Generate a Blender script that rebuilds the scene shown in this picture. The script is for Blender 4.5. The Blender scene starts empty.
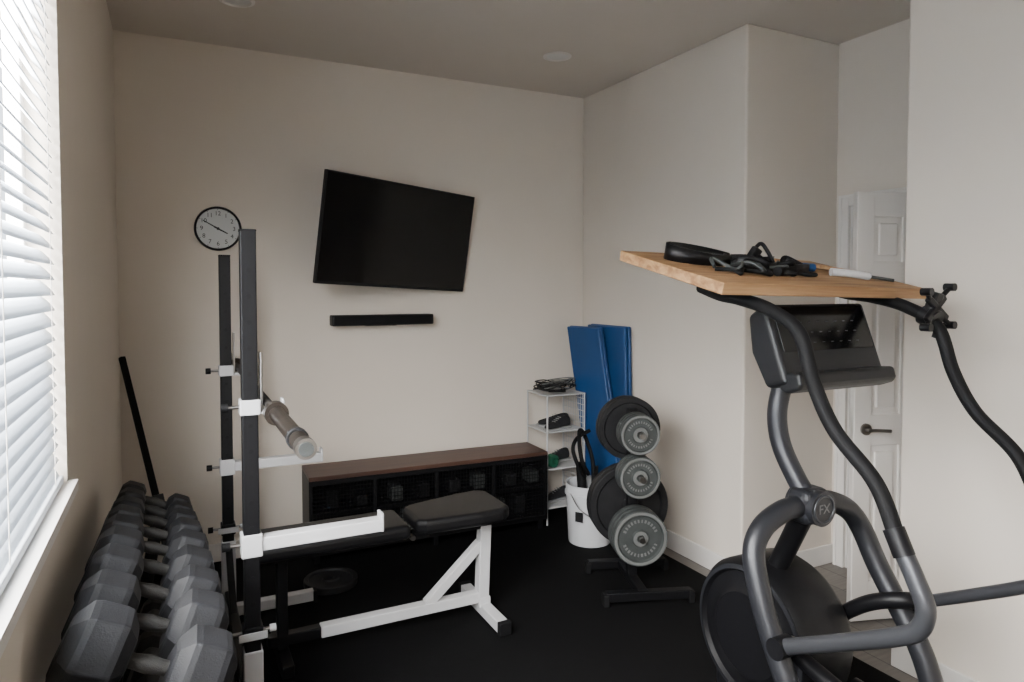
import bpy, bmesh, math, random
from mathutils import Vector, Matrix, Euler
random.seed(3)
R = math.radians
COL = bpy.context.scene.collection

# ---------------------------------------------------------------- materials
def mat(name, rgb, rough=0.6, metal=0.0, bump=0.0, bscale=60.0, var=0.06, vscale=4.0, coat=0.0, spec=0.5):
    m = bpy.data.materials.new(name); m.use_nodes = True
    nt = m.node_tree; b = nt.nodes['Principled BSDF']
    b.inputs['Roughness'].default_value = rough
    b.inputs['Metallic'].default_value = metal
    b.inputs['Coat Weight'].default_value = coat
    b.inputs['Specular IOR Level'].default_value = spec
    tc = nt.nodes.new('ShaderNodeTexCoord')
    n = nt.nodes.new('ShaderNodeTexNoise'); n.inputs['Scale'].default_value = vscale
    n.inputs['Detail'].default_value = 3
    r = nt.nodes.new('ShaderNodeValToRGB')
    r.color_ramp.elements[0].color = tuple(c*(1-var) for c in rgb)+(1,)
    r.color_ramp.elements[1].color = tuple(min(1, c*(1+var)) for c in rgb)+(1,)
    r.color_ramp.elements[0].position = .3; r.color_ramp.elements[1].position = .7
    nt.links.new(tc.outputs['Object'], n.inputs['Vector'])
    nt.links.new(n.outputs['Fac'], r.inputs['Fac'])
    nt.links.new(r.outputs['Color'], b.inputs['Base Color'])
    if bump:
        n2 = nt.nodes.new('ShaderNodeTexNoise'); n2.inputs['Scale'].default_value = bscale
        bp = nt.nodes.new('ShaderNodeBump'); bp.inputs['Strength'].default_value = bump
        bp.inputs['Distance'].default_value = 0.002
        nt.links.new(tc.outputs['Object'], n2.inputs['Vector'])
        nt.links.new(n2.outputs['Fac'], bp.inputs['Height'])
        nt.links.new(bp.outputs['Normal'], b.inputs['Normal'])
    return m

def plank_mat(name, c1, c2, sx, sy, rough=.45, rot=0):
    m = bpy.data.materials.new(name); m.use_nodes = True
    nt = m.node_tree; b = nt.nodes['Principled BSDF']; b.inputs['Roughness'].default_value = rough
    tc = nt.nodes.new('ShaderNodeTexCoord'); mp = nt.nodes.new('ShaderNodeMapping')
    mp.inputs['Rotation'].default_value = (0, 0, rot)
    br = nt.nodes.new('ShaderNodeTexBrick'); br.inputs['Scale'].default_value = 1
    br.inputs['Brick Width'].default_value = sx; br.inputs['Row Height'].default_value = sy
    br.inputs['Mortar Size'].default_value = .003
    br.inputs['Color1'].default_value = c1+(1,); br.inputs['Color2'].default_value = c2+(1,)
    br.inputs['Mortar'].default_value = (c1[0]*.3, c1[1]*.3, c1[2]*.3, 1)
    w = nt.nodes.new('ShaderNodeTexNoise'); w.inputs['Scale'].default_value = 3
    mp2 = nt.nodes.new('ShaderNodeMapping'); mp2.inputs['Rotation'].default_value = (0, 0, rot)
    mp2.inputs['Scale'].default_value = (1.5, 22, 1)
    mx = nt.nodes.new('ShaderNodeMixRGB'); mx.blend_type = 'MULTIPLY'; mx.inputs['Fac'].default_value = .5
    nt.links.new(tc.outputs['Object'], mp.inputs[0]); nt.links.new(mp.outputs[0], br.inputs['Vector'])
    nt.links.new(tc.outputs['Object'], mp2.inputs[0]); nt.links.new(mp2.outputs[0], w.inputs['Vector'])
    nt.links.new(br.outputs['Color'], mx.inputs[1]); nt.links.new(w.outputs['Fac'], mx.inputs[2])
    nt.links.new(mx.outputs[0], b.inputs['Base Color'])
    return m

def grain_mat(name, c1, c2, scale=(2, 30, 30), rough=.5):
    m = bpy.data.materials.new(name); m.use_nodes = True
    nt = m.node_tree; b = nt.nodes['Principled BSDF']; b.inputs['Roughness'].default_value = rough
    tc = nt.nodes.new('ShaderNodeTexCoord'); mp = nt.nodes.new('ShaderNodeMapping')
    mp.inputs['Scale'].default_value = scale
    w = nt.nodes.new('ShaderNodeTexNoise'); w.inputs['Scale'].default_value = 2.0; w.inputs['Detail'].default_value = 6
    w.inputs['Distortion'].default_value = .6
    r = nt.nodes.new('ShaderNodeValToRGB')
    r.color_ramp.elements[0].color = c1+(1,); r.color_ramp.elements[1].color = c2+(1,)
    r.color_ramp.elements[0].position = .35; r.color_ramp.elements[1].position = .65
    nt.links.new(tc.outputs['Object'], mp.inputs[0]); nt.links.new(mp.outputs[0], w.inputs['Vector'])
    nt.links.new(w.outputs['Fac'], r.inputs['Fac']); nt.links.new(r.outputs['Color'], b.inputs['Base Color'])
    return m

WALL = mat('wall_paint', (.70, .635, .555), .85, bump=.2, bscale=120, var=.008)
CEIL = mat('ceiling_paint', (.64, .585, .52), .9, bump=.2, bscale=120, var=.008)
TRIM = mat('trim_white', (.74, .71, .67), .45, var=.01)
DOORM = mat('door_white', (.76, .72, .67), .45, var=.01)
RUBBERF = mat('rubber_floor', (.003, .003, .0033), .85, bump=.5, bscale=300, var=.3, vscale=150, spec=.1)
LVP = plank_mat('vinyl_plank', (.24, .215, .195), (.17, .155, .14), 1.2, .15, rot=R(90))
BLK = mat('black_powdercoat', (.004, .004, .0048), .45, bump=.1, bscale=400, var=.1, spec=.2)
BLKM = mat('black_matte', (.0035, .0035, .004), .7, var=.2, spec=.2)
VINYL = mat('black_vinyl', (.0035, .0035, .0042), .42, bump=.25, bscale=250, var=.1, spec=.3)
WHT = mat('white_powdercoat', (.50, .50, .51), .35, var=.02)
CHROME = mat('chrome', (.28, .27, .26), .3, 1.0, var=.05)
KNURL = mat('knurled_steel', (.045, .043, .041), .55, .5, bump=.8, bscale=500, var=.1, spec=.3)
SLEEVE = mat('barbell_sleeve_steel', (.045, .037, .031), .33, .75, bump=.2, bscale=150, var=.4, vscale=30, spec=.4)
HEX = mat('dumbbell_rubber', (.0085, .0088, .0105), .6, bump=.35, bscale=250, var=.4, vscale=12, spec=.3)
PLD = mat('cast_iron_dark', (.009, .009, .010), .55, bump=.4, bscale=200, var=.25, vscale=20, spec=.3)
PLG = mat('cast_iron_grey', (.045, .05, .049), .5, .2, bump=.4, bscale=200, var=.15, vscale=20)
PLL = mat('plate_letters', (.14, .145, .14), .5, .2)
BLUE = mat('blue_vinyl', (.006, .050, .165), .45, bump=.25, bscale=60, var=.08, spec=.35)
WALNUT = grain_mat('walnut_top', (.045, .019, .013), (.075, .034, .022), (1.2, 14, 14), .45)
PINE = grain_mat('pine_board', (.20, .098, .038), (.40, .23, .105), (1.2, 16, 24), .65)
MACH = mat('machine_grey', (.019, .020, .024), .38, .3, var=.05)
MACHL = mat('machine_silver', (.05, .052, .058), .35, .5, var=.05)
MACHB = mat('machine_black', (.0045, .0045, .0055), .42, var=.1, spec=.25)
GRIP = mat('grip_foam', (.004, .004, .0045), .65, bump=.4, bscale=350, var=.2, spec=.2)
SCREEN = mat('tv_screen', (.0015, .0015, .002), .15, var=.05, spec=.3)
PLAST = mat('black_plastic', (.0035, .0035, .0045), .4, var=.1, spec=.3)
FACE = mat('clock_face', (.55, .57, .57), .5, var=.01)
BUCK = mat('bucket_plastic', (.58, .59, .61), .4, var=.03)
GREEN = mat('green_band', (.006, .09, .045), .55)
SHOEM = mat('shoe_fabric', (.01, .01, .012), .8, bump=.5, bscale=200, var=.4, vscale=30)
SOLE = mat('shoe_sole', (.3, .3, .3), .6)
WIRE = mat('shelf_wire_white', (.5, .5, .5), .4)
LAMP = mat('downlight_lens', (.7, .7, .68), .5)
CONS = mat('console_grey', (.0085, .009, .0105), .45, var=.05, spec=.35)

# slat material with a little translucency
SLAT = bpy.data.materials.new('blind_slat'); SLAT.use_nodes = True
nt = SLAT.node_tree; b = nt.nodes['Principled BSDF']
b.inputs['Base Color'].default_value = (.78, .82, .86, 1); b.inputs['Roughness'].default_value = .45
tl = nt.nodes.new('ShaderNodeBsdfTranslucent'); tl.inputs[0].default_value = (.82, .9, 1, 1)
mx = nt.nodes.new('ShaderNodeMixShader'); mx.inputs[0].default_value = .10
nt.links.new(b.outputs[0], mx.inputs[1]); nt.links.new(tl.outputs[0], mx.inputs[2])
nt.links.new(mx.outputs[0], nt.nodes['Material Output'].inputs[0])

# ---------------------------------------------------------------- helpers
class Grp:
    def __init__(s, name, loc=(0, 0, 0), rotz=0, world=True, rotm=None):
        e = bpy.data.objects.new(name, None); COL.objects.link(e)
        e.empty_display_size = .1
        M = Matrix.Translation(loc)
        if rotm is not None: M = M @ rotm
        elif rotz: M = M @ Matrix.Rotation(rotz, 4, 'Z')
        e.matrix_world = M
        s.e, s.M, s.world = e, M, world
    def add(s, o):
        o.parent = s.e
        if s.world: o.matrix_parent_inverse = s.M.inverted()

def finish(name, bm, m, g=None, loc=None, rot=None, smooth=False, bevel=0, bseg=2, mtx=None, sub=0):
    me = bpy.data.meshes.new(name); bm.normal_update(); bm.to_mesh(me); bm.free()
    o = bpy.data.objects.new(name, me); COL.objects.link(o)
    if isinstance(m, (list, tuple)):
        for k in m: me.materials.append(k)
    else: me.materials.append(m)
    if smooth:
        for p in me.polygons: p.use_smooth = True
    if mtx is not None: o.matrix_basis = mtx
    else:
        if loc is not None: o.location = loc
        if rot is not None: o.rotation_euler = rot
    if bevel:
        md = o.modifiers.new('bevel', 'BEVEL'); md.width = bevel; md.segments = bseg
        md.limit_method = 'ANGLE'; md.angle_limit = R(40)
    if sub:
        md = o.modifiers.new('sub', 'SUBSURF'); md.levels = sub; md.render_levels = sub
    if g: g.add(o)
    return o

def box(name, c, size, m, g=None, rot=None, bevel=0, bseg=2):
    bm = bmesh.new(); bmesh.ops.create_cube(bm, size=1)
    bmesh.ops.scale(bm, vec=size, verts=bm.verts)
    return finish(name, bm, m, g, c, rot, bevel=bevel, bseg=bseg)

def boxes(name, lst, m, g=None, bevel=0):
    bm = bmesh.new()
    for lo, hi in lst:
        r = bmesh.ops.create_cube(bm, size=1)
        sz = [hi[i]-lo[i] for i in range(3)]; c = [(hi[i]+lo[i])/2 for i in range(3)]
        bmesh.ops.scale(bm, vec=sz, verts=r['verts']); bmesh.ops.translate(bm, vec=c, verts=r['verts'])
    return finish(name, bm, m, g, bevel=bevel)

def lathe(name, prof, m, g=None, mtx=None, loc=None, rot=None, segs=40, smooth=True, bevel=0):
    """profile [(r,z)], axis local Z"""
    bm = bmesh.new(); rings = []
    for r, z in prof:
        if r < 1e-5: rings.append([bm.verts.new((0, 0, z))])
        else: rings.append([bm.verts.new((r*math.cos(2*math.pi*(i+.5)/segs), r*math.sin(2*math.pi*(i+.5)/segs), z)) for i in range(segs)])
    for a, b2 in zip(rings, rings[1:]):
        for i in range(segs):
            j = (i+1) % segs
            if len(a) == 1 and len(b2) == 1: continue
            if len(a) == 1: bm.faces.new((a[0], b2[j], b2[i]))
            elif len(b2) == 1: bm.faces.new((a[i], a[j], b2[0]))
            else: bm.faces.new((a[i], a[j], b2[j], b2[i]))
    bmesh.ops.recalc_face_normals(bm, faces=bm.faces)
    o = finish(name, bm, m, g, loc, rot, smooth, mtx=mtx, bevel=bevel)
    if smooth:
        md = o.modifiers.new('es', 'EDGE_SPLIT'); md.split_angle = R(35)
    return o

def rod(name, p, q, r, m, g=None, segs=20, r2=None):
    p, q = Vector(p), Vector(q); d = q-p; L = d.length
    M = Matrix.Translation(p) @ d.to_track_quat('Z', 'Y').to_matrix().to_4x4()
    if r2 is None: r2 = r
    return lathe(name, [(0, 0), (r, 0), (r2, L), (0, L)], m, g, mtx=M, segs=segs)

def beam(name, p, q, w, h, m, g=None, bevel=.004):
    """rectangular tube from p to q; w across, h the other"""
    p, q = Vector(p), Vector(q); d = q-p; L = d.length
    z = d.normalized(); up = Vector((0, 0, 1)) if abs(z.z) < .9 else Vector((0, 1, 0))
    x = up.cross(z).normalized(); y = z.cross(x)
    M = Matrix((x, y, z)).transposed().to_4x4(); M.translation = (p+q)/2
    bm = bmesh.new(); bmesh.ops.create_cube(bm, size=1); bmesh.ops.scale(bm, vec=(w, h, L), verts=bm.verts)
    return finish(name, bm, m, g, mtx=M, bevel=bevel)

def tube(name, pts, r, m, g=None, n=10, closed=False, res=5, flat=None):
    pts = [Vector(p) for p in pts]; out = []
    N = len(pts)
    rng = range(N if closed else N-1)
    for i in rng:
        if closed: p0, p1, p2, p3 = pts[(i-1) % N], pts[i], pts[(i+1) % N], pts[(i+2) % N]
        else:
            p1, p2 = pts[i], pts[i+1]; p0 = pts[i-1] if i else p1*2-p2; p3 = pts[i+2] if i+2 < N else p2*2-p1
        for k in range(n):
            t = k/n
            out.append(.5*((2*p1)+(p2-p0)*t+(2*p0-5*p1+4*p2-p3)*t*t+(3*p1-p0-3*p2+p3)*t**3))
    if not closed: out.append(pts[-1])
    cu = bpy.data.curves.new(name, 'CURVE'); cu.dimensions = '3D'
    sp = cu.splines.new('POLY'); sp.points.add(len(out)-1)
    for i, p in enumerate(out): sp.points[i].co = (*p, 1)
    sp.use_cyclic_u = closed
    cu.bevel_depth = r; cu.bevel_resolution = res; cu.use_fill_caps = True
    tmp = bpy.data.objects.new('tmp', cu); COL.objects.link(tmp)
    dg = bpy.context.evaluated_depsgraph_get(); dg.update()
    me = bpy.data.meshes.new_from_object(tmp.evaluated_get(dg))
    bpy.data.objects.remove(tmp)
    me.name = name
    for p in me.polygons: p.use_smooth = True
    me.materials.clear(); me.materials.append(m)
    o = bpy.data.objects.new(name, me); COL.objects.link(o)
    if g: g.add(o)
    return o

def textmesh(name, s, size, m, g, loc, rot, ext=.0006):
    cu = bpy.data.curves.new(name, 'FONT'); cu.body = s; cu.size = size; cu.extrude = ext
    cu.align_x = 'CENTER'; cu.align_y = 'CENTER'
    tmp = bpy.data.objects.new('tmp', cu); COL.objects.link(tmp)
    dg = bpy.context.evaluated_depsgraph_get(); dg.update()
    me = bpy.data.meshes.new_from_object(tmp.evaluated_get(dg)); bpy.data.objects.remove(tmp)
    me.materials.clear(); me.materials.append(m)
    o = bpy.data.objects.new(name, me); COL.objects.link(o)
    o.location = loc; o.rotation_euler = rot
    if g: g.add(o)
    return o

def prism(name, poly, t, m, g=None, mtx=None, bevel=0, bseg=3):
    """polygon in XY extruded by t in Z"""
    bm = bmesh.new()
    vs = [bm.verts.new((x, y, 0)) for x, y in poly]
    f = bm.faces.new(vs)
    r = bmesh.ops.extrude_face_region(bm, geom=[f])
    bmesh.ops.translate(bm, vec=(0, 0, t), verts=[v for v in r['geom'] if isinstance(v, bmesh.types.BMVert)])
    bmesh.ops.recalc_face_normals(bm, faces=bm.faces)
    return finish(name, bm, m, g, mtx=mtx, bevel=bevel, bseg=bseg)

# ---------------------------------------------------------------- room
XL, XR, YB, H = -.26, 2.715, 4.28, 2.98
YN, YE, XD, YF = 2.686, 1.81, 3.417, -1.6
WY0, WY1, WZ0, WZ1 = -.9, 2.17, 1.07, 2.55
boxes('floor', [((XL-.1, YF-.1, -.08), (4.8, YB+.1, 0))], LVP)
boxes('ceiling', [((XL-.1, YF-.1, H), (4.8, YB+.1, H+.1))], CEIL)
boxes('wall_back', [((XL-.1, YB, 0), (XR+.1, YB+.1, H))], WALL)
boxes('wall_left', [((XL-.12, YF, 0), (XL, YB, WZ0)), ((XL-.12, YF, WZ1), (XL, YB, H)),
                    ((XL-.12, WY1, WZ0), (XL, YB, WZ1)), ((XL-.12, YF, WZ0), (XL, WY0, WZ1))], WALL)
prism('wall_right', [(XR, YN), (XD+.1, YN), (XD+.1, YN+.1), (XR+.1, YN+.1), (XR+.1, YB), (XR, YB)], H, WALL, bevel=.012)
prism('wall_near_right', [(XR, YF), (XR+.1, YF), (XR+.1, YE-.1), (XD+.1, YE-.1), (XD+.1, YE), (XR, YE)], H, WALL, bevel=.012)
DY0, DY1, DZ = 1.975, 2.595, 2.055
boxes('wall_alcove_side', [((XD, YE, 0), (XD+.1, DY0, H)), ((XD, DY1, 0), (XD+.1, YN, H)),
                           ((XD, DY0, DZ), (XD+.1, DY1, H))], WALL)
boxes('wall_front', [((XL-.12, YF-.1, 0), (XR+.1, YF, H))], WALL)
boxes('wall_hallway', [((4.6, .8, 0), (4.7, 3.6, H)), ((XD+.1, 3.5, 0), (4.6, 3.6, H)), ((XD+.1, .8, 0), (4.6, .9, H))], WALL)
# baseboards
bh, bt = .11, .014
boxes('baseboard_back', [((XL, YB-bt, 0), (XR, YB, bh))], TRIM, bevel=.004)
boxes('baseboard_right', [((XR-bt, YN-bt, 0), (XR, YB-bt, bh)), ((XR, YN-bt, 0), (XD, YN, bh))], TRIM, bevel=.004)
boxes('baseboard_left', [((XL, YF, 0), (XL+bt, YB-bt, bh))], TRIM, bevel=.004)
boxes('baseboard_near_right', [((XR-bt, YF, 0), (XR, YE+bt, bh)), ((XR, YE, 0), (XD, YE+bt, bh))], TRIM, bevel=.004)
# door casing
cw = .062
boxes('trim_1', [((XD-.018, DY1, 0), (XD, DY1+cw, DZ+cw)), ((XD-.018, DY0-cw, 0), (XD, DY0, DZ+cw)),
                 ((XD-.018, DY0, DZ), (XD, DY1, DZ+cw)), ((XD-.024, DY1+cw-.018, 0), (XD-.016, DY1+cw, DZ+cw)),
                 ((XD-.024, DY0, DZ+cw-.018), (XD-.016, DY1+cw-.018, DZ+cw)),
                 ((XD, DY1-.012, 0), (XD+.1, DY1, DZ)), ((XD, DY0, 0), (XD+.1, DY0+.006, DZ)), ((XD, DY0, DZ-.012), (XD+.1, DY1, DZ))],
      TRIM, bevel=.003)
# rubber floor mat
boxes('rubber_floor_mat', [((XL+.02, YF+.05, 0), (2.61, YB-.02, .009))], RUBBERF, bevel=.002)
FZ = .009

# door
g = Grp('door_1', (3.395, 1.985, 0), R(162.2), world=False)
dw, dh, dt = .553, 2.045, .035
stile, rails = .09, [(0.01, .2), (.85, 1.0), (1.62, 1.72), (1.93, dh)]
lst = [((0, -.008, .01), (dw, .008, dh)), ((0, -dt/2, .01), (stile, dt/2, dh)), ((dw-stile, -dt/2, .01), (dw, dt/2, dh)),
       ((dw/2-.04, -dt/2+.0005, .01), (dw/2+.04, dt/2-.0005, dh))]
for a, b_ in rails: lst.append(((0, -dt/2+.0008, a), (dw, dt/2-.0008, b_)))
boxes('leaf', lst, DOORM, g, bevel=.004)
pl = []
for a, b_ in ((.2, .85), (1.0, 1.62), (1.72, 1.93)):
    for x0, x1 in ((stile, dw/2-.04), (dw/2+.04, dw-stile)):
        pl.append(((x0+.025, -.0165, a+.03), (x1-.025, .0165, b_-.03)))
boxes('raised_panels', pl, DOORM, g, bevel=.006)
for sgn in (-1, 1):
    rod('rose', (dw-.06, sgn*.0176, .93), (dw-.06, sgn*.026, .93), .028, CHROME, g)
    rod('spindle', (dw-.06, sgn*.02, .93), (dw-.06, sgn*.055, .93), .009, CHROME, g)
    tube('lever', [(dw-.06, sgn*.052, .93), (dw-.10, sgn*.056, .93), (dw-.165, sgn*.054, .925)], .008, CHROME, g)
for z in (.2, 1.0, 1.8):
    rod('hinge', (0.0, .02, z), (0.0, .02, z+.09), .007, CHROME, g)

# recessed downlights
for i, (x, y) in enumerate(((2.086, 3.577), (.30, 3.57))):
    g = Grp('recessed_downlight', (x, y, H))
    lathe('ring', [(.085, 0), (.085, -.004), (.07, -.008), (.062, -.002), (.062, 0)], TRIM, g, loc=(x, y, H))
    lathe('lens', [(0, -.002), (.062, -.002), (.062, 0)], LAMP, g, loc=(x, y, H))

# ---------------------------------------------------------------- window
g = Grp('window_1', (XL-.06, (WY0+WY1)/2, WZ0))
fx0, fx1 = XL-.11, XL-.075
fr = [((fx0, WY0, WZ0), (fx1, WY1, WZ0+.05)), ((fx0, WY0, WZ1-.05), (fx1, WY1, WZ1)),
      ((fx0, WY0, WZ0), (fx1, WY0+.05, WZ1)), ((fx0, WY1-.05, WZ0), (fx1, WY1, WZ1)),
      ((fx0, .60, WZ0), (fx1, .68, WZ1))]
boxes('sash', fr, TRIM, g, bevel=.004)
boxes('sill', [((XL-.12, WY0+.001, WZ0-.02), (XL+.001, WY1-.001, WZ0+.006)), ((XL+.0005, WY0-.02, WZ0-.022), (XL+.024, WY1+.015, WZ0+.006))], TRIM, g)
# blinds
g = Grp('window_blinds', (XL-.03, (WY0+WY1)/2, WZ1))
bm = bmesh.new()
nsl = 35; z0 = WZ0+.048; zt = WZ1-.07
tilt = R(-50)
for i in range(nsl):
    z = z0+(zt-z0)*i/(nsl-1)
    for (ya, yb) in ((WY0+.01, .625), (.645, WY1-.012)):
        prev = None
        for k in range(5):
            s = (k/4-.5)*.05; cur = .0025*(1-(2*k/4-1)**2)
            dx = s*math.cos(tilt)-cur*math.sin(tilt); dz = s*math.sin(tilt)+cur*math.cos(tilt)
            a = bm.verts.new((XL-.032+dx, ya, z+dz)); b_ = bm.verts.new((XL-.032+dx, yb, z+dz))
            if prev: bm.faces.new((prev[0], a, b_, prev[1]))
            prev = (a, b_)
o = finish('slats', bm, SLAT, g, smooth=True)
sd = o.modifiers.new('th', 'SOLIDIFY'); sd.thickness = .0025
boxes('headrail', [((XL-.065, WY0+.01, WZ1-.05), (XL-.005, WY1-.01, WZ1-.002))], TRIM, g, bevel=.003)
boxes('bottom_rail', [((XL-.050, WY0+.01, WZ0+.007), (XL-.006, WY1-.012, WZ0+.027))], SLAT, g, bevel=.003)
for y in (-.6, .2, .9, 1.5, 2.05):
    rod('ladder_cord', (XL-.010, y, WZ0+.02), (XL-.010, y, WZ1-.05), .0012, TRIM, g, segs=6)

# ---------------------------------------------------------------- clock
cx, cz, cr = .244, 1.935, .126
g = Grp('wall_clock', (cx, YB, cz))
Mk = Matrix.Translation((cx, YB, cz)) @ Matrix.Rotation(R(90), 4, 'X')
lathe('rim', [(cr-.013, .0), (cr, 0), (cr, .025), (cr-.005, .034), (cr-.011, .030), (cr-.013, .015)], PLAST, g, mtx=Mk, segs=64)
lathe('dial', [(0, .014), (cr-.012, .014), (cr-.012, 0)], FACE, g, mtx=Mk, segs=64)
for h in range(1, 13):
    a = R(90-30*h)
    textmesh('numeral_%d' % h, str(h), .034, PLAST, g, (cx+.086*math.cos(a), YB-.0155, cz+.086*math.sin(a)), (R(90), 0, 0))
for k in range(12):
    a = R(30*k)
    rod('tick', (cx+.106*math.cos(a), YB-.015, cz+.106*math.sin(a)), (cx+.112*math.cos(a), YB-.015, cz+.112*math.sin(a)), .0014, PLAST, g, segs=6)
def hand(nm, ang, L, w):
    a = R(90-ang); d = Vector((math.cos(a), 0, math.sin(a))); c = Vector((cx, YB-.018, cz))
    dd = Vector((-d.z, 0, d.x))
    bm = bmesh.new()
    vs = [bm.verts.new(c-d*.022-dd*w/2), bm.verts.new(c+d*L-dd*w*.3), bm.verts.new(c+d*L+dd*w*.3), bm.verts.new(c-d*.022+dd*w/2)]
    bm.faces.new(vs)
    o = finish(nm, bm, PLAST, g)
    s = o.modifiers.new('s', 'SOLIDIFY'); s.thickness = .0015
hand('hour_hand', 118, .058, .010); hand('minute_hand', 300, .09, .008)
rod('hub', (cx, YB-.014, cz), (cx, YB-.022, cz), .008, PLAST, g)

# ---------------------------------------------------------------- television
TM = Matrix.Rotation(R(18), 4, 'Z') @ Matrix.Rotation(R(8), 4, 'X') @ Matrix.Rotation(R(2.8), 4, 'Y')
g = Grp('wall_mounted_television', (1.257, 4.05, 1.910), world=False, rotm=TM)
tw, th = 1.09, .634
box('bezel', (0, 0, 0), (tw, .03, th), PLAST, g, bevel=.004)
box('screen_panel', (0, -.0155, .004), (tw-.018, .002, th-.026), SCREEN, g)
box('rear_housing', (0, .03, -.05), (tw*.7, .035, th*.6), PLAST, g, bevel=.01)
box('logo', (0, -.0165, -th/2+.006), (.03, .001, .004), MACHL, g)
g = Grp('television_wall_mount', (1.3, YB, 1.93))
box('wall_plate', (1.33, YB-.008, 1.93), (.12, .014, .30), BLK, g, bevel=.003)
beam('arm_a', (1.33, YB-.014, 1.93), (1.42, YB-.09, 1.93), .02, .05, BLK, g)
beam('arm_b', (1.42, YB-.09, 1.93), (1.30, YB-.165, 1.93), .02, .05, BLK, g)

# soundbar
g = Grp('soundbar', (1.19, 4.22, 1.397))
box('body', (1.193, 4.222, 1.395), (.65, .085, .066), PLAST, g, bevel=.008, bseg=3)
box('grille', (1.193, 4.1785, 1.395), (.62, .004, .05), BLKM, g, bevel=.001)
box('bracket', (1.193, 4.27, 1.37), (.2, .02, .03), BLK, g)

# ---------------------------------------------------------------- cabinet
ca = R(-2.2)
cl, cd, ch = 1.52, .31, .52
g = Grp('media_cabinet', (1.445, 4.065, 0), ca, world=False)
box('wood_top', (0, 0, ch-.012), (cl, cd, .024), WALNUT, g, bevel=.003)
zt, zb = ch-.024, .07
F = []
for x in (-cl/2, -cl/4, 0, cl/4, cl/2):
    w = .02
    xa = min(max(x-w/2, -cl/2), cl/2-w)
    F.append(((xa, -cd/2+.004, zb), (xa+w, -cd/2+.03, zt)))
    F.append(((xa, cd/2-.03, zb), (xa+w, cd/2-.004, zt)))
F += [((-cl/2, -cd/2+.003, zt-.03), (cl/2, -cd/2+.031, zt)), ((-cl/2, -cd/2+.003, zb), (cl/2, -cd/2+.031, zb+.03)),
      ((-cl/2, -cd/2+.003, zb+.012), (cl/2, cd/2-.005, zb+.028)), ((-cl/2, cd/2-.012, zb), (cl/2, cd/2-.004, zt)),
      ((-cl/2, -cd/2+.01, zb), (-cl/2+.012, cd/2-.005, zt)), ((cl/2-.012, -cd/2+.01, zb), (cl/2, cd/2-.005, zt)),
      ((-cl/2+.01, -cd/2+.04, .28), (cl/2-.01, cd/2-.01, .292))]
for x in (-cl/2+.03, -.02, cl/2-.06):
    F += [((x, -cd/2+.01, FZ), (x+.03, -cd/2+.04, zb)), ((x, cd/2-.04, FZ), (x+.03, cd/2-.01, zb))]
boxes('metal_frame', F, BLK, g, bevel=.002)
for k in range(4):
    xa = -cl/2+.02+k*cl/4; wd = cl/4-.03
    bm = bmesh.new(); bmesh.ops.create_grid(bm, x_segments=18, y_segments=16, size=.5)
    bmesh.ops.scale(bm, vec=(wd, zt-zb-.06, 1), verts=bm.verts)
    for v in bm.verts: v.co = Vector((v.co.x, 0, v.co.y))
    o = finish('mesh_door_%d' % (k+1), bm, BLK, g, loc=(xa+wd/2, -cd/2+.012, (zt+zb)/2))
    w = o.modifiers.new('w', 'WIREFRAME'); w.thickness = .005
    for j in range(4):
        hgt = random.uniform(.06, .14)
        box('stored_box', (xa+.04+j*.085, -.02+random.uniform(-.03, .03), zb+.028+hgt/2+(.195 if j % 2 else 0)), (.07, .12, hgt*(1 if j % 2 == 0 else .8)),
            random.choice([PLL, PLG, PLG, PLD, BLKM]), g, bevel=.006)

# ---------------------------------------------------------------- shoe rack
sx0, sx1, sy0, sy1, sh = 2.222, 2.512, 3.93, 4.21, .88
g = Grp('wire_shelf_rack', (2.365, 4.07, 0))
for x in (sx0, sx1):
    for y in (sy0, sy1): rod('post', (x, y, FZ), (x, y, sh), .006, WIRE, g, segs=10)
lv = [.12, .38, .63, sh-.005]
for z in lv:
    tube('shelf_rim', [(sx0, sy0, z), (sx1, sy0, z)], .005, WIRE, g, n=1)
    tube('shelf_rim', [(sx0, sy1, z), (sx1, sy1, z)], .005, WIRE, g, n=1)
    tube('shelf_rim', [(sx0, sy0, z), (sx0, sy1, z)], .005, WIRE, g, n=1)
    tube('shelf_rim', [(sx1, sy0, z), (sx1, sy1, z)], .005, WIRE, g, n=1)
    box('shelf_plate', ((sx0+sx1)/2, (sy0+sy1)/2, z), (sx1-sx0, sy1-sy0, .003), WIRE, g)
bars = []
for k in range(1, 12):
    y = sy0+(sy1-sy0)*k/12
    bars.append(((sx1-.0015, y-.0015, .12), (sx1+.0015, y+.0015, sh)))
for k in range(1, 18):
    z = .12+(sh-.12)*k/18
    bars.append(((sx1-.0015, sy0, z-.0015), (sx1+.0015, sy1, z+.0015)))
boxes('side_mesh', bars, WIRE, g)

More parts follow.
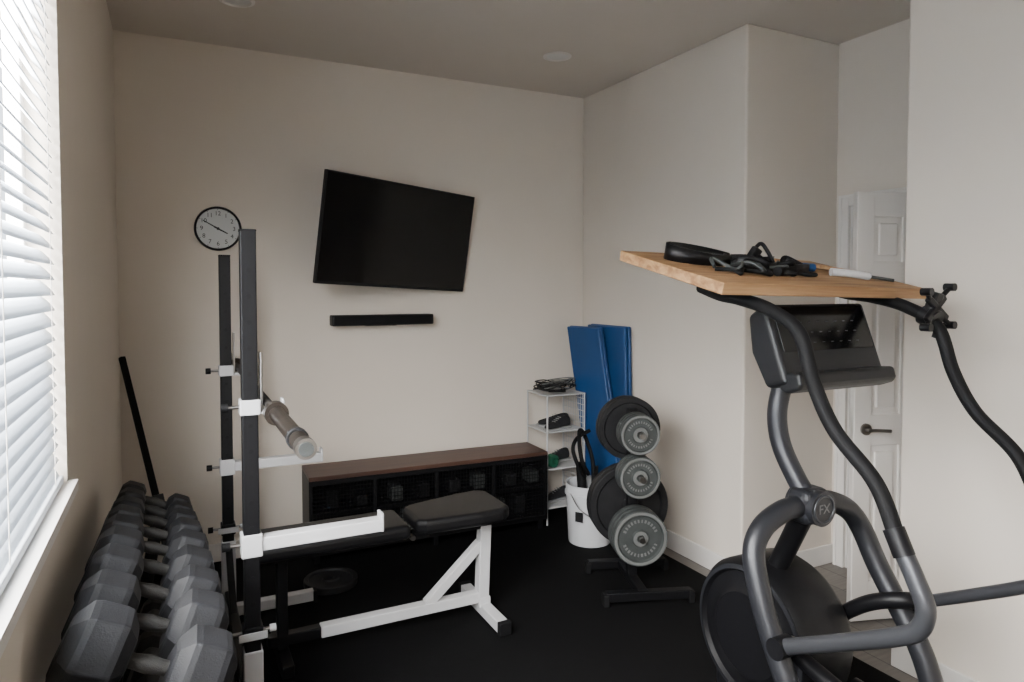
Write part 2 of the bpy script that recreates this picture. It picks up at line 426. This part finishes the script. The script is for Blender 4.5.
def shoe(name, c, ang, s=1.0, mm=SHOEM):
    gg = Grp(name, c, ang, world=False)
    secs = [(-.13, .028, .075), (-.11, .036, .09), (-.06, .036, .085), (-.01, .036, .07), (.04, .042, .052), (.09, .043, .04), (.125, .03, .03)]
    bm = bmesh.new(); rings = []
    for x, w, h in secs:
        rings.append([bm.verts.new((x*s, w*s*math.cos(t), .012+max(0, h*s*math.sin(t)))) for t in [math.pi*i/8 for i in range(9)]])
    for a, b2 in zip(rings, rings[1:]):
        for i in range(8): bm.faces.new((a[i], a[i+1], b2[i+1], b2[i]))
        bm.faces.new((a[8], a[0], b2[0], b2[8]))
    bm.faces.new(rings[0]); bm.faces.new(rings[-1][::-1])
    bmesh.ops.recalc_face_normals(bm, faces=bm.faces)
    finish('upper', bm, mm, gg, smooth=True, sub=1)
    poly = [(x*s*1.04, w*s*1.1) for x, w, h in secs]+[(x*s*1.04, -w*s*1.1) for x, w, h in reversed(secs)]
    prism('sole', poly[::-1], .016*s, SOLE, gg, mtx=Matrix.Translation((0, 0, 0)), bevel=.003)
    for k in range(4):
        rod('lace', ((-.02+.02*k)*s, -.018*s, (.082-.009*k)*s+.008), ((-.02+.02*k)*s, .018*s, (.082-.009*k)*s+.008), .0025, SOLE, gg, segs=6)
shoe('sneaker', (2.34, 4.0, .633), R(195), .88)
shoe('sneaker', (2.375, 4.12, .633), R(165), .88)
shoe('sneaker', (2.385, 4.10, .383), R(190), .88)
shoe('sneaker', (2.37, 4.07, .123), R(190), .88)
# green band roll
g = Grp('resistance_band_roll', (2.28, 3.97, .43))
lathe('roll', [(.02, -.025), (.042, -.025), (.045, 0), (.042, .025), (.02, .025), (.02, -.025)], GREEN, g, loc=(2.28, 3.965, .43), rot=(R(90), 0, R(20)))
# tangle of jump ropes on top
g = Grp('jump_rope_tangle', (2.36, 4.07, sh))
pts = []
for i in range(46):
    a = i*1.25; rr = .06+.08*random.random()
    pts.append((2.36+rr*math.cos(a)*1.2, 4.07+rr*math.sin(a)*.95, sh+.012+.075*random.random()))
tube('rope', pts, .0042, PLD, g, n=5, res=2)
tube('rope_b', [(p[0]+.015, p[1]-.01, p[2]*1.0+.006) for p in pts[::2]], .0035, PLL, g, n=5, res=2)
rod('handle', (2.27, 4.0, sh+.02), (2.38, 3.96, sh+.02), .010, BLKM, g)

# ---------------------------------------------------------------- blue mats
def slab(name, b0, b1, t0, t1, z1, th, g, m=BLUE):
    """leaning slab: bottom line b0-b1, top line t0-t1 (xy), thickness th toward +x"""
    n = 12
    bm = bmesh.new(); rows = []
    for i in range(n+1):
        t = i/n; z = FZ+(z1-FZ)*t
        p = Vector(b0).lerp(Vector(t0), t); q = Vector(b1).lerp(Vector(t1), t)
        rows.append([bm.verts.new((p.x, p.y, z)), bm.verts.new((q.x, q.y, z)), bm.verts.new((q.x+th, q.y, z)), bm.verts.new((p.x+th, p.y, z))])
    for a, b2 in zip(rows, rows[1:]):
        for i in range(4): bm.faces.new((a[i], a[(i+1) % 4], b2[(i+1) % 4], b2[i]))
    bm.faces.new(rows[0]); bm.faces.new(rows[-1])
    bmesh.ops.recalc_face_normals(bm, faces=bm.faces)
    return finish(name, bm, m, g, bevel=.009, bseg=3)
g = Grp('folding_gym_mat', (2.57, 3.7, 0))
slab('panel_1', (2.535, 3.86), (2.575, 3.52), (2.525, 4.19), (2.585, 3.88), 1.32, .024, g)
slab('panel_2', (2.562, 3.86), (2.602, 3.52), (2.552, 4.20), (2.612, 3.89), 1.325, .024, g)
g = Grp('folding_gym_mat', (2.68, 3.9, 0))
slab('panel_1', (2.636, 4.10), (2.636, 3.60), (2.655, 4.12), (2.655, 3.67), 1.335, .022, g)
slab('panel_2', (2.661, 4.10), (2.661, 3.59), (2.680, 4.12), (2.680, 3.66), 1.34, .022, g)

# ---------------------------------------------------------------- bucket
bx, by = 2.33, 3.58
g = Grp('plastic_bucket', (bx, by, FZ))
lathe('pail', [(0, .004), (0, 0), (.13, 0), (.133, .01), (.148, .30), (.156, .302), (.156, .318), (.150, .32), (.152, .37), (.145, .37), (.142, .30), (.126, .01), (0, .01)], BUCK, g, loc=(bx, by, FZ), segs=48)
tube('bail_handle', [(bx-.152, by-.02, .33), (bx-.15, by-.13, .26), (bx-.05, by-.18, .20), (bx+.08, by-.16, .22), (bx+.152, by-.02, .33)], .003, CHROME, g)
box('label', (bx-.132, by-.085, .2), (.003, .05, .06), PLD, g, rot=(0, 0, R(32)))
rod('stored_roller', (bx-.03, by, .03), (bx-.05, by+.03, .50), .03, BLKM, g)
rod('stored_tube', (bx+.05, by+.02, .03), (bx+.07, by+.05, .46), .022, PLD, g)
g = Grp('lifting_strap', (2.3, 3.5, .6))
tube('strap', [(2.30, 3.55, .44), (2.24, 3.52, .52), (2.235, 3.55, .62), (2.28, 3.62, .70), (2.33, 3.64, .66), (2.36, 3.6, .52), (2.35, 3.57, .42)], .013, BLKM, g)
tube('strap_b', [(2.28, 3.56, .42), (2.22, 3.54, .50), (2.20, 3.57, .60), (2.25, 3.60, .66), (2.34, 3.60, .70)], .012, BLKM, g)

# ---------------------------------------------------------------- plates
def plate(name, g, y, z, r, t, m, letters=False, x=0):
    """plate in local frame, axis local Y, face toward -Y"""
    M = Matrix.Translation((x, y, z)) @ Matrix.Rotation(R(90), 4, 'X')
    h = t/2
    prof = [(.017, -h), (.04, -h), (.045, -h*.45), (r*.80, -h*.45), (r*.84, -h), (r*.98, -h), (r, -h*.8), (r, h*.8), (r*.98, h), (r*.84, h), (r*.80, h*.45), (.045, h*.45), (.04, h), (.017, h), (.017, -h)]
    lathe(name, prof, m, g, mtx=M, segs=56)
    if letters:
        bm = bmesh.new(); n = 30
        for k in range(n):
            if k % 15 in (0, 1, 14): continue
            a = 2*math.pi*k/n
            rr = bmesh.ops.create_cube(bm, size=1)
            w = random.uniform(.35, .6)*2*math.pi*r*.62/n
            bmesh.ops.scale(bm, vec=(w, r*.11, .003), verts=rr['verts'])
            bmesh.ops.rotate(bm, cent=(0, 0, 0), matrix=Matrix.Rotation(math.pi/2, 3, 'Z'), verts=rr['verts'])
            bmesh.ops.translate(bm, vec=(r*.62, 0, h*.45+.001), verts=rr['verts'])
            bmesh.ops.rotate(bm, cent=(0, 0, 0), matrix=Matrix.Rotation(a, 3, 'Z'), verts=rr['verts'])
        finish(name+'_lettering', bm, PLL, g, mtx=M)
        lathe(name+'_ring', [(r*.86, h), (r*.86, h+.0015), (r*.96, h+.0015), (r*.96, h)], PLL, g, mtx=M, segs=56)
        lathe(name+'_hub', [(.02, h), (.02, h+.0015), (.038, h+.0015), (.038, h)], PLL, g, mtx=M, segs=30)

g = Grp('weight_plate_tree', (2.165, 2.92, FZ), R(-20), world=False)
box('post', (0, 0, .50), (.05, .05, .90), BLK, g, bevel=.004)
for y in (-.2, .2):
    box('foot', (.03, y, .045), (.44, .045, .045), BLK, g, bevel=.004)
    for x in (-.19, .25): box('foot_cap', (x, y, .03), (.03, .055, .06), BLKM, g, bevel=.005)
box('spine', (0, 0, .05), (.05, .40, .045), BLK, g, bevel=.004)
for z in (.842, .622, .315): rod('peg', (0, -.02, z), (0, -.19, z), .0145, CHROME, g)
for z in (.84, .42): rod('peg', (0, .02, z), (0, .24, z), .0145, CHROME, g)
for k, yy in enumerate((-.065, -.10, -.135)):
    plate('plate_top', g, yy, .842, .103, .03, PLG, k == 2)
    plate('plate_mid', g, yy, .622, .107, .03, PLG, k == 2)
for k, yy in enumerate((-.065, -.105, -.145)):
    plate('plate_low', g, yy, .315, .142, .036, PLG, k == 2)
plate('plate_rear_top', g, .06, .835, .168, .04, PLD); plate('plate_rear_top', g, .105, .835, .168, .04, PLD)
plate('plate_rear_low', g, .065, .42, .215, .045, PLD); plate('plate_rear_low', g, .115, .42, .215, .045, PLD)

# plate lying on floor
g = Grp('weight_plate', (.74, 3.66, FZ+.02), world=False, rotm=Matrix.Rotation(R(-90), 4, 'X'))
plate('disc', g, 0, 0, .14, .036, PLD)

# ---------------------------------------------------------------- squat stand
g = Grp('squat_stand', (.225, 2.95, 0))
ux = .225
for nm, y, ztop in (('near', 2.4, 1.785), ('far', 3.5, 1.748)):
    box('upright_'+nm, (ux, y, (ztop+.1)/2), (.05, .05, ztop-.1), BLK, g, bevel=.004)
    box('cap_'+nm, (ux, y, ztop), (.052, .052, .008), BLKM, g, bevel=.003)
    box('base_post_'+nm, (ux, y, .21), (.062, .062, .36), WHT, g, bevel=.005)
    box('foot_'+nm, (ux+.17, y, .045), (.46, .05, .05), WHT, g, bevel=.005)
    for xx in (ux-.06, ux+.40): box('foot_cap_'+nm, (xx, y, .04), (.02, .056, .06), BLKM, g, bevel=.004)
    for k in range(14):
        z = .55+k*.085
        if z < ztop-.05: rod('hole_ring', (ux, y-.0252, z), (ux, y-.0262, z), .008, BLKM, g, segs=12)
    for z, hh in ((.447, .05), (1.205, .05)):
        box('collar_'+nm, (ux, y, z), (.064, .064, hh), WHT if z > 1 else BLK, g, bevel=.004)
        rod('pin', (ux-.075, y, z), (ux-.03, y, z), .006, CHROME, g)
        rod('knob', (ux-.088, y, z), (ux-.066, y, z), .014, BLKM, g)
    rod('pin', (ux+.03, y, .447), (ux+.06, y, .447), .006, CHROME, g)
    rod('knob', (ux+.055, y, .447), (ux+.075, y, .447), .012, WHT, g)
    box('pin_plate', (ux, y-.034, .445), (.09, .006, .026), WHT, g, bevel=.002)
    # J hook
    box('hook_back', (ux+.036, y, 1.285), (.008, .05, .20), CHROME, g, bevel=.002)
    box('hook_tongue', (ux+.07, y, 1.187), (.075, .05, .012), WHT, g, bevel=.002)
    box('hook_lip', (ux+.104, y, 1.203), (.008, .05, .045), WHT, g, bevel=.003)
    # spotter arm
    box('arm_collar', (ux, y, .745), (.066, .066, .075), WHT, g, bevel=.004)
    beam('spotter_arm', (ux+.02, y, .745), (ux+.44, y, .745), .05, .045, WHT, g)
    box('arm_stop', (ux+.44, y, .755), (.012, .052, .068), WHT, g, bevel=.004)
    rod('pin', (ux-.075, y, .745), (ux-.03, y, .745), .006, CHROME, g)
    rod('knob', (ux-.09, y, .745), (ux-.066, y, .745), .014, BLKM, g)
beam('crossbar_low', (ux, 2.43, .13), (ux, 3.47, .13), .04, .05, BLK, g)
for s, y in ((1, 2.43), (-1, 3.47)):
    beam('brace', (ux, y+s*.25, .14), (ux, y, .36), .03, .03, BLK, g)

# barbell
bx, bz = .285, 1.209
g = Grp('barbell', (bx, 2.95, bz))
def yrod(nm, y0, y1, r, m): rod(nm, (bx, y0, bz), (bx, y1, bz), r, m, g, segs=28)
yrod('shaft', 2.2, 3.72, .0145, KNURL)
yrod('near_collar', 2.195, 2.235, .036, SLEEVE); yrod('near_sleeve', 1.70, 2.21, .0235, SLEEVE)
yrod('near_end_ring', 1.685, 1.72, .0262, CHROME); yrod('near_end_cap', 1.680, 1.688, .018, PLG)
yrod('near_clip', 1.80, 1.825, .028, PLD)
yrod('far_collar', 3.66, 3.695, .036, SLEEVE); yrod('far_sleeve', 3.69, 4.19, .0245, SLEEVE)

# ---------------------------------------------------------------- bench
by = 3.0
g = Grp('weight_bench', (.85, by, 0))
beam('rail', (.56, by, .10), (1.33, by, .10), .05, .05, WHT, g)
beam('rail_rear', (.34, by, .10), (.56, by, .10), .046, .046, BLK, g)
beam('front_post', (1.33, by, .09), (1.345, by, .47), .055, .055, WHT, g)
beam('diagonal_brace', (1.05, by, .115), (1.325, by, .36), .045, .045, WHT, g)
box('foot_cross', (1.34, by, .04), (.055, .46, .05), WHT, g, bevel=.004)
for y in (by-.235, by+.235): box('foot_cap', (1.34, y, .04), (.062, .03, .062), BLKM, g, bevel=.005)
box('foot_riser', (1.335, by, .075), (.06, .06, .05), WHT, g, bevel=.004)
box('rear_foot_cross', (.40, by, .04), (.05, .34, .05), BLK, g, bevel=.004)
beam('rear_post', (.40, by, .06), (.40, by, .44), .045, .045, BLK, g)
beam('under_rail', (.30, by, .455), (1.36, by, .455), .045, .04, BLK, g)
box('back_pad', (.590, by, .515), (.69, .27, .065), VINYL, g, bevel=.024, bseg=4)
poly = [(-.24, -.10), (-.20, -.135), (.05, -.17), (.17, -.17), (.215, -.13), (.215, .13), (.17, .17), (.05, .17), (-.20, .135), (-.24, .10)]
M = Matrix.Translation((1.205, by, .498)) @ Matrix.Rotation(R(-2), 4, 'Y')
prism('seat_pad', poly, .066, VINYL, g, mtx=M, bevel=.022, bseg=4)
box('seat_pan', (1.2, by, .487), (.35, .2, .02), BLK, g)
rod('hinge_bolt', (.965, by-.06, .46), (.965, by+.06, .46), .012, CHROME, g)

# ---------------------------------------------------------------- leaning bar
g = Grp('leaning_bar', (.04, 3.6, 0))
P, Q = Vector((.03, 3.68, FZ+.006)), Vector((-.244, 4.2, 1.225))
beam('bar', P, Q, .028, .028, BLKM, g)
d = (Q-P)
beam('bracket', P+d*.39, P+d*.43, .055, .05, MACHL, g)
beam('sleeve', P+d*.05, P+d*.38, .042, .042, BLK, g)

# ---------------------------------------------------------------- dumbbell rack
g = Grp('dumbbell_rack', (-.06, 2.15, 0))
ya, yb = 1.36, 2.95
til = R(24)
TX, TZ, LX, LZ = -.085, .745, -.02, .30
for nm, bx_, bz_ in (('top', TX, TZ), ('bottom', LX, LZ)):
    a = Vector((math.cos(til), 0, -math.sin(til)))
    c = Vector((bx_, 0, bz_))
    for k, s in enumerate((-.10, .10)):
        p = c+a*s; p.z -= .012
        beam('rail_%s_%d' % (nm, k+1), (p.x, ya, p.z), (p.x, yb, p.z), .045, .018, BLK, g)
    for y in (ya+.01, yb-.01):
        p, q = c-a*.13, c+a*.14
        beam('end_plate_'+nm, (p.x, y, p.z-.02), (q.x, y, q.z-.02), .05, .012, BLK, g)
for y in (ya, yb):
    beam('leg', (-.18, y, FZ+.02), (-.06, y, .71), .045, .045, BLK, g)
    beam('foot', (-.23, y, FZ+.022), (.12, y, FZ+.022), .045, .04, BLK, g)
    beam('front_leg', (.10, y, FZ+.02), (.02, y, .33), .04, .04, BLK, g)

def dumbbell(cx_, cy_, cz_, L, r, hl):
    Mr = Matrix.Rotation(til+R(random.uniform(-2, 2)), 4, 'Y') @ Matrix.Rotation(R(random.uniform(-3, 3)), 4, 'Z')
    gg = Grp('dumbbell', (cx_, cy_, cz_), world=False, rotm=Mr)
    MX = Matrix.Rotation(R(90), 4, 'Y')
    for nm, s in (('head_1', -1), ('head_2', 1)):
        x0, x1 = sorted((s*(L/2-hl), s*L/2))
        prof = [(0, x0), (r*.55, x0), (r*.66, x0+.004), (r*.97, x0+hl*.2), (r, x0+hl*.3), (r, x1-hl*.3), (r*.97, x1-hl*.2), (r*.66, x1-.004), (r*.55, x1), (0, x1)]
        o = lathe(nm, prof, HEX, gg, mtx=MX, segs=6, smooth=False, bevel=.005)
    q = L/2-hl
    lathe('handle', [(0, -q-.01), (.014, -q-.01), (.0155, -q*.6), (.0185, 0), (.0155, q*.6), (.014, q+.01), (0, q+.01)], KNURL, gg, mtx=MX, segs=20)
nrm = Vector((math.sin(til), 0, math.cos(til)))
y = 2.935
for r, L, hl in ((.056, .25, .085), (.060, .26, .09), (.065, .275, .097), (.071, .29, .103), (.078, .305, .112), (.085, .315, .117), (.090, .325, .123), (.094, .33, .126), (.096, .335, .128)):
    y -= r+.004
    c = Vector((TX, y, TZ))+nrm*(r*.866+.002)
    dumbbell(c.x-.006, y, c.z, L, r, hl)
    y -= r+.004
y = 2.88
for r, L, hl in ((.066, .27, .09), (.07, .28, .095), (.075, .29, .10), (.08, .30, .105), (.085, .31, .11), (.085, .31, .11), (.085, .31, .11), (.085, .31, .11)):
    y -= r+.006
    c = Vector((LX, y, LZ))+nrm*(r*.866+.002)
    dumbbell(c.x, y, c.z, L, r, hl)
    y -= r+.006

# ---------------------------------------------------------------- elliptical machine
g = Grp('elliptical_trainer', (1.92, 1.5, 0))
XM = 1.92
for s in (-1, 1):
    beam('base_rail', (XM+s*.20, 1.75, .05), (XM+s*.20, .15, .05), .06, .06, MACH, g, bevel=.01)
beam('base_front', (XM-.22, 1.75, .05), (XM+.22, 1.75, .05), .07, .06, MACH, g, bevel=.01)
beam('base_rear', (XM-.30, .15, .05), (XM+.30, .15, .05), .07, .06, MACH, g, bevel=.01)
# drive housing (front wheel cover)
MXm = Matrix.Translation((XM+.02, 1.77, .36)) @ Matrix.Rotation(R(90), 4, 'Y')
hs = .92
lathe('drive_housing', [(a*hs, b_) for a, b_ in [(0, -.13), (.16, -.13), (.18, -.115), (.235, -.11), (.245, -.125), (.265, -.12), (.285, -.09), (.285, .09), (.265, .12), (.245, .125), (.235, .11), (.18, .115), (.16, .13), (0, .13)]], MACHB, g, mtx=MXm, segs=72)
lathe('housing_ring', [(.247*hs, -.126), (.262*hs, -.1225), (.262*hs, -.119)], MACH, g, mtx=MXm, segs=72)
box('front_shroud', (XM+.02, 1.80, .13), (.20, .34, .16), MACHB, g, bevel=.05, bseg=6)
# hub
HB = Vector((XM, 1.60, .865))
box('hub_block', HB+Vector((0, .0, -.0)), (.12, .10, .12), MACH, g, bevel=.03, bseg=4)
rod('hub', HB+Vector((0, -.062, 0)), HB+Vector((0, .05, 0)), .058, MACH, g, segs=36)
tube('hub_badge_ring', [HB+Vector((.045*math.cos(R(a)), -.063, .045*math.sin(R(a)))) for a in range(0, 360, 30)], .004, MACHL, g, closed=True, n=4)
textmesh('badge_text', 'FX', .045, PLL, g, HB+Vector((0, -.064, 0)), (R(90), 0, 0))
# arch legs
tube('arch_leg_left', [HB+Vector((-.04, 0, .0)), (1.80, 1.60, .86), (1.71, 1.60, .82), (1.66, 1.59, .75), (1.645, 1.55, .64), (1.645, 1.50, .52), (1.65, 1.43, .38), (1.66, 1.35, .2), (1.68, 1.28, .06)], .036, MACH, g)
tube('arch_leg_right', [HB+Vector((.04, 0, .0)), (2.03, 1.60, .86), (2.11, 1.59, .82), (2.155, 1.57, .75), (2.17, 1.52, .64), (2.175, 1.44, .52), (2.175, 1.36, .4), (2.17, 1.28, .2), (2.16, 1.22, .06)], .036, MACH, g)
tube('column_lower', [HB, (XM, 1.70, .66), (XM, 1.78, .5)], .036, MACHB, g)
tube('column', [HB+Vector((0, 0, .02)), (XM-.01, 1.64, .94), (XM-.02, 1.70, 1.05), (XM-.02, 1.72, 1.16), (XM, 1.71, 1.28), (XM, 1.67, 1.42)], .034, MACH, g)
# console
CM = Matrix.Translation((XM+.035, 1.60, 1.412)) @ Matrix.Rotation(R(-24), 4, 'X')
def sideprism(nm, prof, w, m, M, bevel, xoff=0):
    bm = bmesh.new()
    vs = [bm.verts.new((-w/2+xoff, y_, z_)) for y_, z_ in prof]
    f = bm.faces.new(vs); r = bmesh.ops.extrude_face_region(bm, geom=[f])
    bmesh.ops.translate(bm, vec=(w, 0, 0), verts=[v for v in r['geom'] if isinstance(v, bmesh.types.BMVert)])
    bmesh.ops.recalc_face_normals(bm, faces=bm.faces)
    return finish(nm, bm, m, g, mtx=M, bevel=bevel, bseg=4)
sideprism('console_body', [(-.03, -.14), (-.045, .13), (.04, .12), (.075, .0), (.06, -.13)], .48, CONS, CM, .018)
sideprism('console_tray', [(-.072, -.155), (-.078, -.12), (-.02, -.10), (.02, -.14), (.0, -.165), (-.06, -.168)], .46, CONS, CM, .012)
M2 = CM @ Matrix.Translation((0, -.0405, .02)) @ Matrix.Rotation(R(3.3), 4, 'X')
bm = bmesh.new(); bmesh.ops.create_cube(bm, size=1); bmesh.ops.scale(bm, vec=(.43, .004, .15), verts=bm.verts)
o = finish('console_display', bm, SCREEN, g, mtx=M2 @ Matrix.Translation((0, 0, .018)), bevel=.001)
bm = bmesh.new()
for r_ in range(3):
    for c_ in range(8):
        q = bmesh.ops.create_cube(bm, size=1); bmesh.ops.scale(bm, vec=(.012, .001, .002), verts=q['verts'])
        bmesh.ops.translate(bm, vec=(-.15+c_*.042, -.0025, -.03+r_*.035), verts=q['verts'])
finish('console_markings', bm, MACHL, g, mtx=M2)
o = textmesh('console_label', 'FITNESS', .03, PLL, g, (0, 0, 0), (0, 0, 0))
o.matrix_basis = M2 @ Matrix.Translation((0.03, .003, -.078)) @ Matrix.Rotation(R(90), 4, 'X')

# moving arms
armL = [(1.62, 1.80, 1.60), (1.61, 1.70, 1.575), (1.60, 1.60, 1.562), (1.60, 1.48, 1.532), (1.60, 1.374, 1.47), (1.60, 1.32, 1.327), (1.60, 1.25, 1.21), (1.60, 1.13, 1.10), (1.60, 1.065, .97)]
def mir(pts): return [(2*XM-p[0], p[1], p[2]) for p in pts]
tube('arm_grip_left', armL, .0205, GRIP, g); tube('arm_grip_right', mir(armL), .0205, GRIP, g)
armD = [(1.60, 1.065, .97), (1.60, 1.02, .89), (1.60, .995, .83), (1.60, 1.01, .775), (1.60, 1.06, .735), (1.60, 1.20, .655), (1.60, 1.42, .535)]
tube('arm_link_left', armD, .023, MACHL, g)
armE = [(2.24, 1.065, .97), (2.24, 1.0, .90), (2.24, .985, .84), (2.24, 1.02, .77), (2.24, 1.12, .705), (2.24, 1.25, .63), (2.24, 1.42, .535)]
tube('arm_link_right', armE, .020, MACHL, g)
for s in (-1, 1):
    x = XM+s*.32
    rod('arm_joint', (x, 1.08, 1.0), (x, 1.05, .94), .026, MACHB, g)
    rod('pivot', (x-.03, 1.42, .535), (x+.03, 1.42, .535), .032, MACHB, g)
    rod('pivot_axle', (x+s*.02, 1.42, .535), (XM+s*.24, 1.45, .52), .016, CHROME, g)
    lo_ = 0 if s < 0 else .24
    tube('pedal_arm', [(x-s*.14, 1.55, .46-lo_), (x-s*.12, 1.1, .38-lo_*.8), (x-s*.12, .7, .32-lo_*.4), (x-s*.12, .25, .28)], .026, MACHB, g)
    box('footplate', (x-s*.12, .72, .365-lo_*.4), (.16, .36, .025), MACHB, g, bevel=.01)
    beam('rear_support', (x-s*.12, .25, .06), (x-s*.12, .25, .28), .05, .05, MACH, g)
tube('dark_crank', [(2.09, 1.72, .32), (2.10, 1.62, .43), (2.10, 1.50, .53), (2.13, 1.40, .575), (2.20, 1.38, .56)], .026, MACHB, g)

# wooden board on the handles
U = Vector((.96, 0, -.02)); V = Vector((0, .52, .12))
u = U.normalized(); n_ = U.cross(V).normalized(); v_ = n_.cross(u)
BM_ = Matrix((u, v_, n_)).transposed().to_4x4(); BM_.translation = Vector((1.442, 1.516, 1.577))
LU, LV, BT = .962, .53, .037
g = Grp('wooden_board', tuple(BM_.translation), world=False, rotm=BM_.to_3x3().to_4x4())
box('plank', (LU/2, LV/2, BT/2), (LU, LV, BT), PINE, g, bevel=.003)
box('batten', (LU/2, LV*.72, -.01), (.5, .06, .02), PINE, g, bevel=.002)
def onb(x, y, z=0): return BM_ @ Vector((x, y, BT+z))
g = Grp('lifting_belt', tuple(onb(.3, .3)))
def ribbon(nm, pts, w, t, m, g):
    bm = bmesh.new(); prev = None
    for i, (x, y, z, *ww) in enumerate(pts):
        wv = ww[0] if ww else w
        a = bm.verts.new(onb(x, y, z)); b_ = bm.verts.new(onb(x, y, z+wv))
        if prev: bm.faces.new((prev[0], a, b_, prev[1]))
        prev = (a, b_)
    o = finish(nm, bm, m, g, smooth=True)
    s = o.modifiers.new('s', 'SOLIDIFY'); s.thickness = t; s.offset = 0
pts = []
for i in range(56):
    a = R(i*13); rr = 1-.004*i
    wv = .034+.022*(.5+.5*math.cos(a-R(150)))
    pts.append((.21+.14*rr*math.cos(a), .36+.085*rr*math.sin(a), .001, wv))
ribbon('coil', pts, .042, .005, VINYL, g)
ribbon('tail', [(.30, .28, .001), (.34, .22, .001), (.40, .20, .001), (.46, .24, .001), (.52, .20, .001), (.60, .22, .001)], .032, .004, VINYL, g)
ribbon('tail_b', [(.33, .33, .001), (.40, .35, .001), (.46, .31, .001), (.55, .34, .001)], .036, .004, VINYL, g)
box('buckle', onb(.33, .27, .02), (.05, .03, .035), PLAST, g, rot=(R(13), 0, R(25)), bevel=.006)
g = Grp('resistance_band_handles', tuple(onb(.45, .25)))
tube('cord', [tuple(onb(.13+.03*i+.015*math.sin(i*2.2), .15+.035*math.cos(i*1.7), .008+.006*(i % 2))) for i in range(15)], .007, BLKM, g, n=6)
tube('cord_b', [tuple(onb(.30+.025*i, .24+.05*math.cos(i*1.3), .012+.03*abs(math.sin(i*1.1)))) for i in range(12)], .009, BLKM, g, n=6)
tube('cord_c', [tuple(onb(.14+.03*i, .20+.05*math.sin(i*1.9), .012+.02*(i % 2))) for i in range(12)], .006, PLG, g, n=6)
rod('grip', onb(.36, .14, .016), onb(.47, .17, .016), .016, BLKM, g)
rod('grip_b', onb(.56, .27, .016), onb(.66, .25, .016), .015, BLUE, g)
box('clip', onb(.40, .30, .035), (.035, .028, .075), PLAST, g, rot=(R(20), R(25), 0), bevel=.006)
tube('clip_hook', [tuple(onb(.40, .30, .06)), tuple(onb(.43, .30, .085)), tuple(onb(.45, .28, .06)), tuple(onb(.47, .26, .02))], .007, PLAST, g)
# wood slat + white brush handle
g = Grp('wooden_paddle', tuple(onb(.75, .35)))
p, q = onb(.56, .50, .009), onb(.90, .20, .009)
beam('stick', p, q, .05, .014, PINE, g, bevel=.003)
g = Grp('white_scraper', tuple(onb(.7, .2)))
tube('handle', [tuple(onb(.68, .19, .014)), tuple(onb(.74, .16, .016)), tuple(onb(.81, .13, .014))], .014, WHT, g)
tube('blade', [tuple(onb(.81, .13, .013)), tuple(onb(.89, .09, .010))], .006, PLG, g)

# phone clamp on the right arm
c = Vector((2.24, 1.40, 1.50))
g = Grp('phone_clamp', tuple(c))
rod('ring', c+Vector((0, -.024, -.01)), c+Vector((0, .024, .01)), .033, PLAST, g)
box('body', c+Vector((0, -.01, .045)), (.04, .03, .08), PLAST, g, rot=(R(15), R(10), 0), bevel=.006)
box('cross', c+Vector((.005, -.02, .03)), (.12, .018, .022), PLAST, g, rot=(0, R(35), 0), bevel=.004)
box('cross_b', c+Vector((-.005, -.02, .03)), (.12, .018, .022), PLAST, g, rot=(0, R(-40), 0), bevel=.004)
for dx, dz in ((-.06, .085), (.055, .10), (-.06, -.03), (.06, -.025)):
    rod('claw', c+Vector((dx*.6, -.02, .03+(dz-.03)*.6)), c+Vector((dx*1.05, -.03, dz)), .008, PLAST, g)
    rod('claw_tip', c+Vector((dx*1.05, -.045, dz)), c+Vector((dx*1.05, -.012, dz)), .013, PLAST, g)
rod('thumb_screw', c+Vector((0, -.03, -.03)), c+Vector((0, -.02, -.065)), .012, PLAST, g)

# ---------------------------------------------------------------- light
w = bpy.data.worlds.new('World'); bpy.context.scene.world = w; w.use_nodes = True
w.node_tree.nodes['Background'].inputs[0].default_value = (.85, .93, 1, 1)
w.node_tree.nodes['Background'].inputs[1].default_value = 3
ld = bpy.data.lights.new('window_daylight', 'AREA'); ld.shape = 'RECTANGLE'
ld.size = 1.7; ld.size_y = 3.3; ld.energy = 1080; ld.color = (1, .985, .965)
lo = bpy.data.objects.new('window_daylight', ld); COL.objects.link(lo)
lo.location = (XL-.35, (WY0+WY1)/2, (WZ0+WZ1)/2+.1)
lo.rotation_euler = (0, R(-90), 0)

# ---------------------------------------------------------------- camera
cd_ = bpy.data.cameras.new('camera'); cam = bpy.data.objects.new('camera', cd_); COL.objects.link(cam)
cam.location = (0, 0, 1.6); cam.rotation_euler = (R(88), 0, R(-26.5))
cd_.lens = 24; cd_.sensor_width = 36; cd_.shift_y = -30/1024; cd_.clip_start = .02
bpy.context.scene.camera = cam
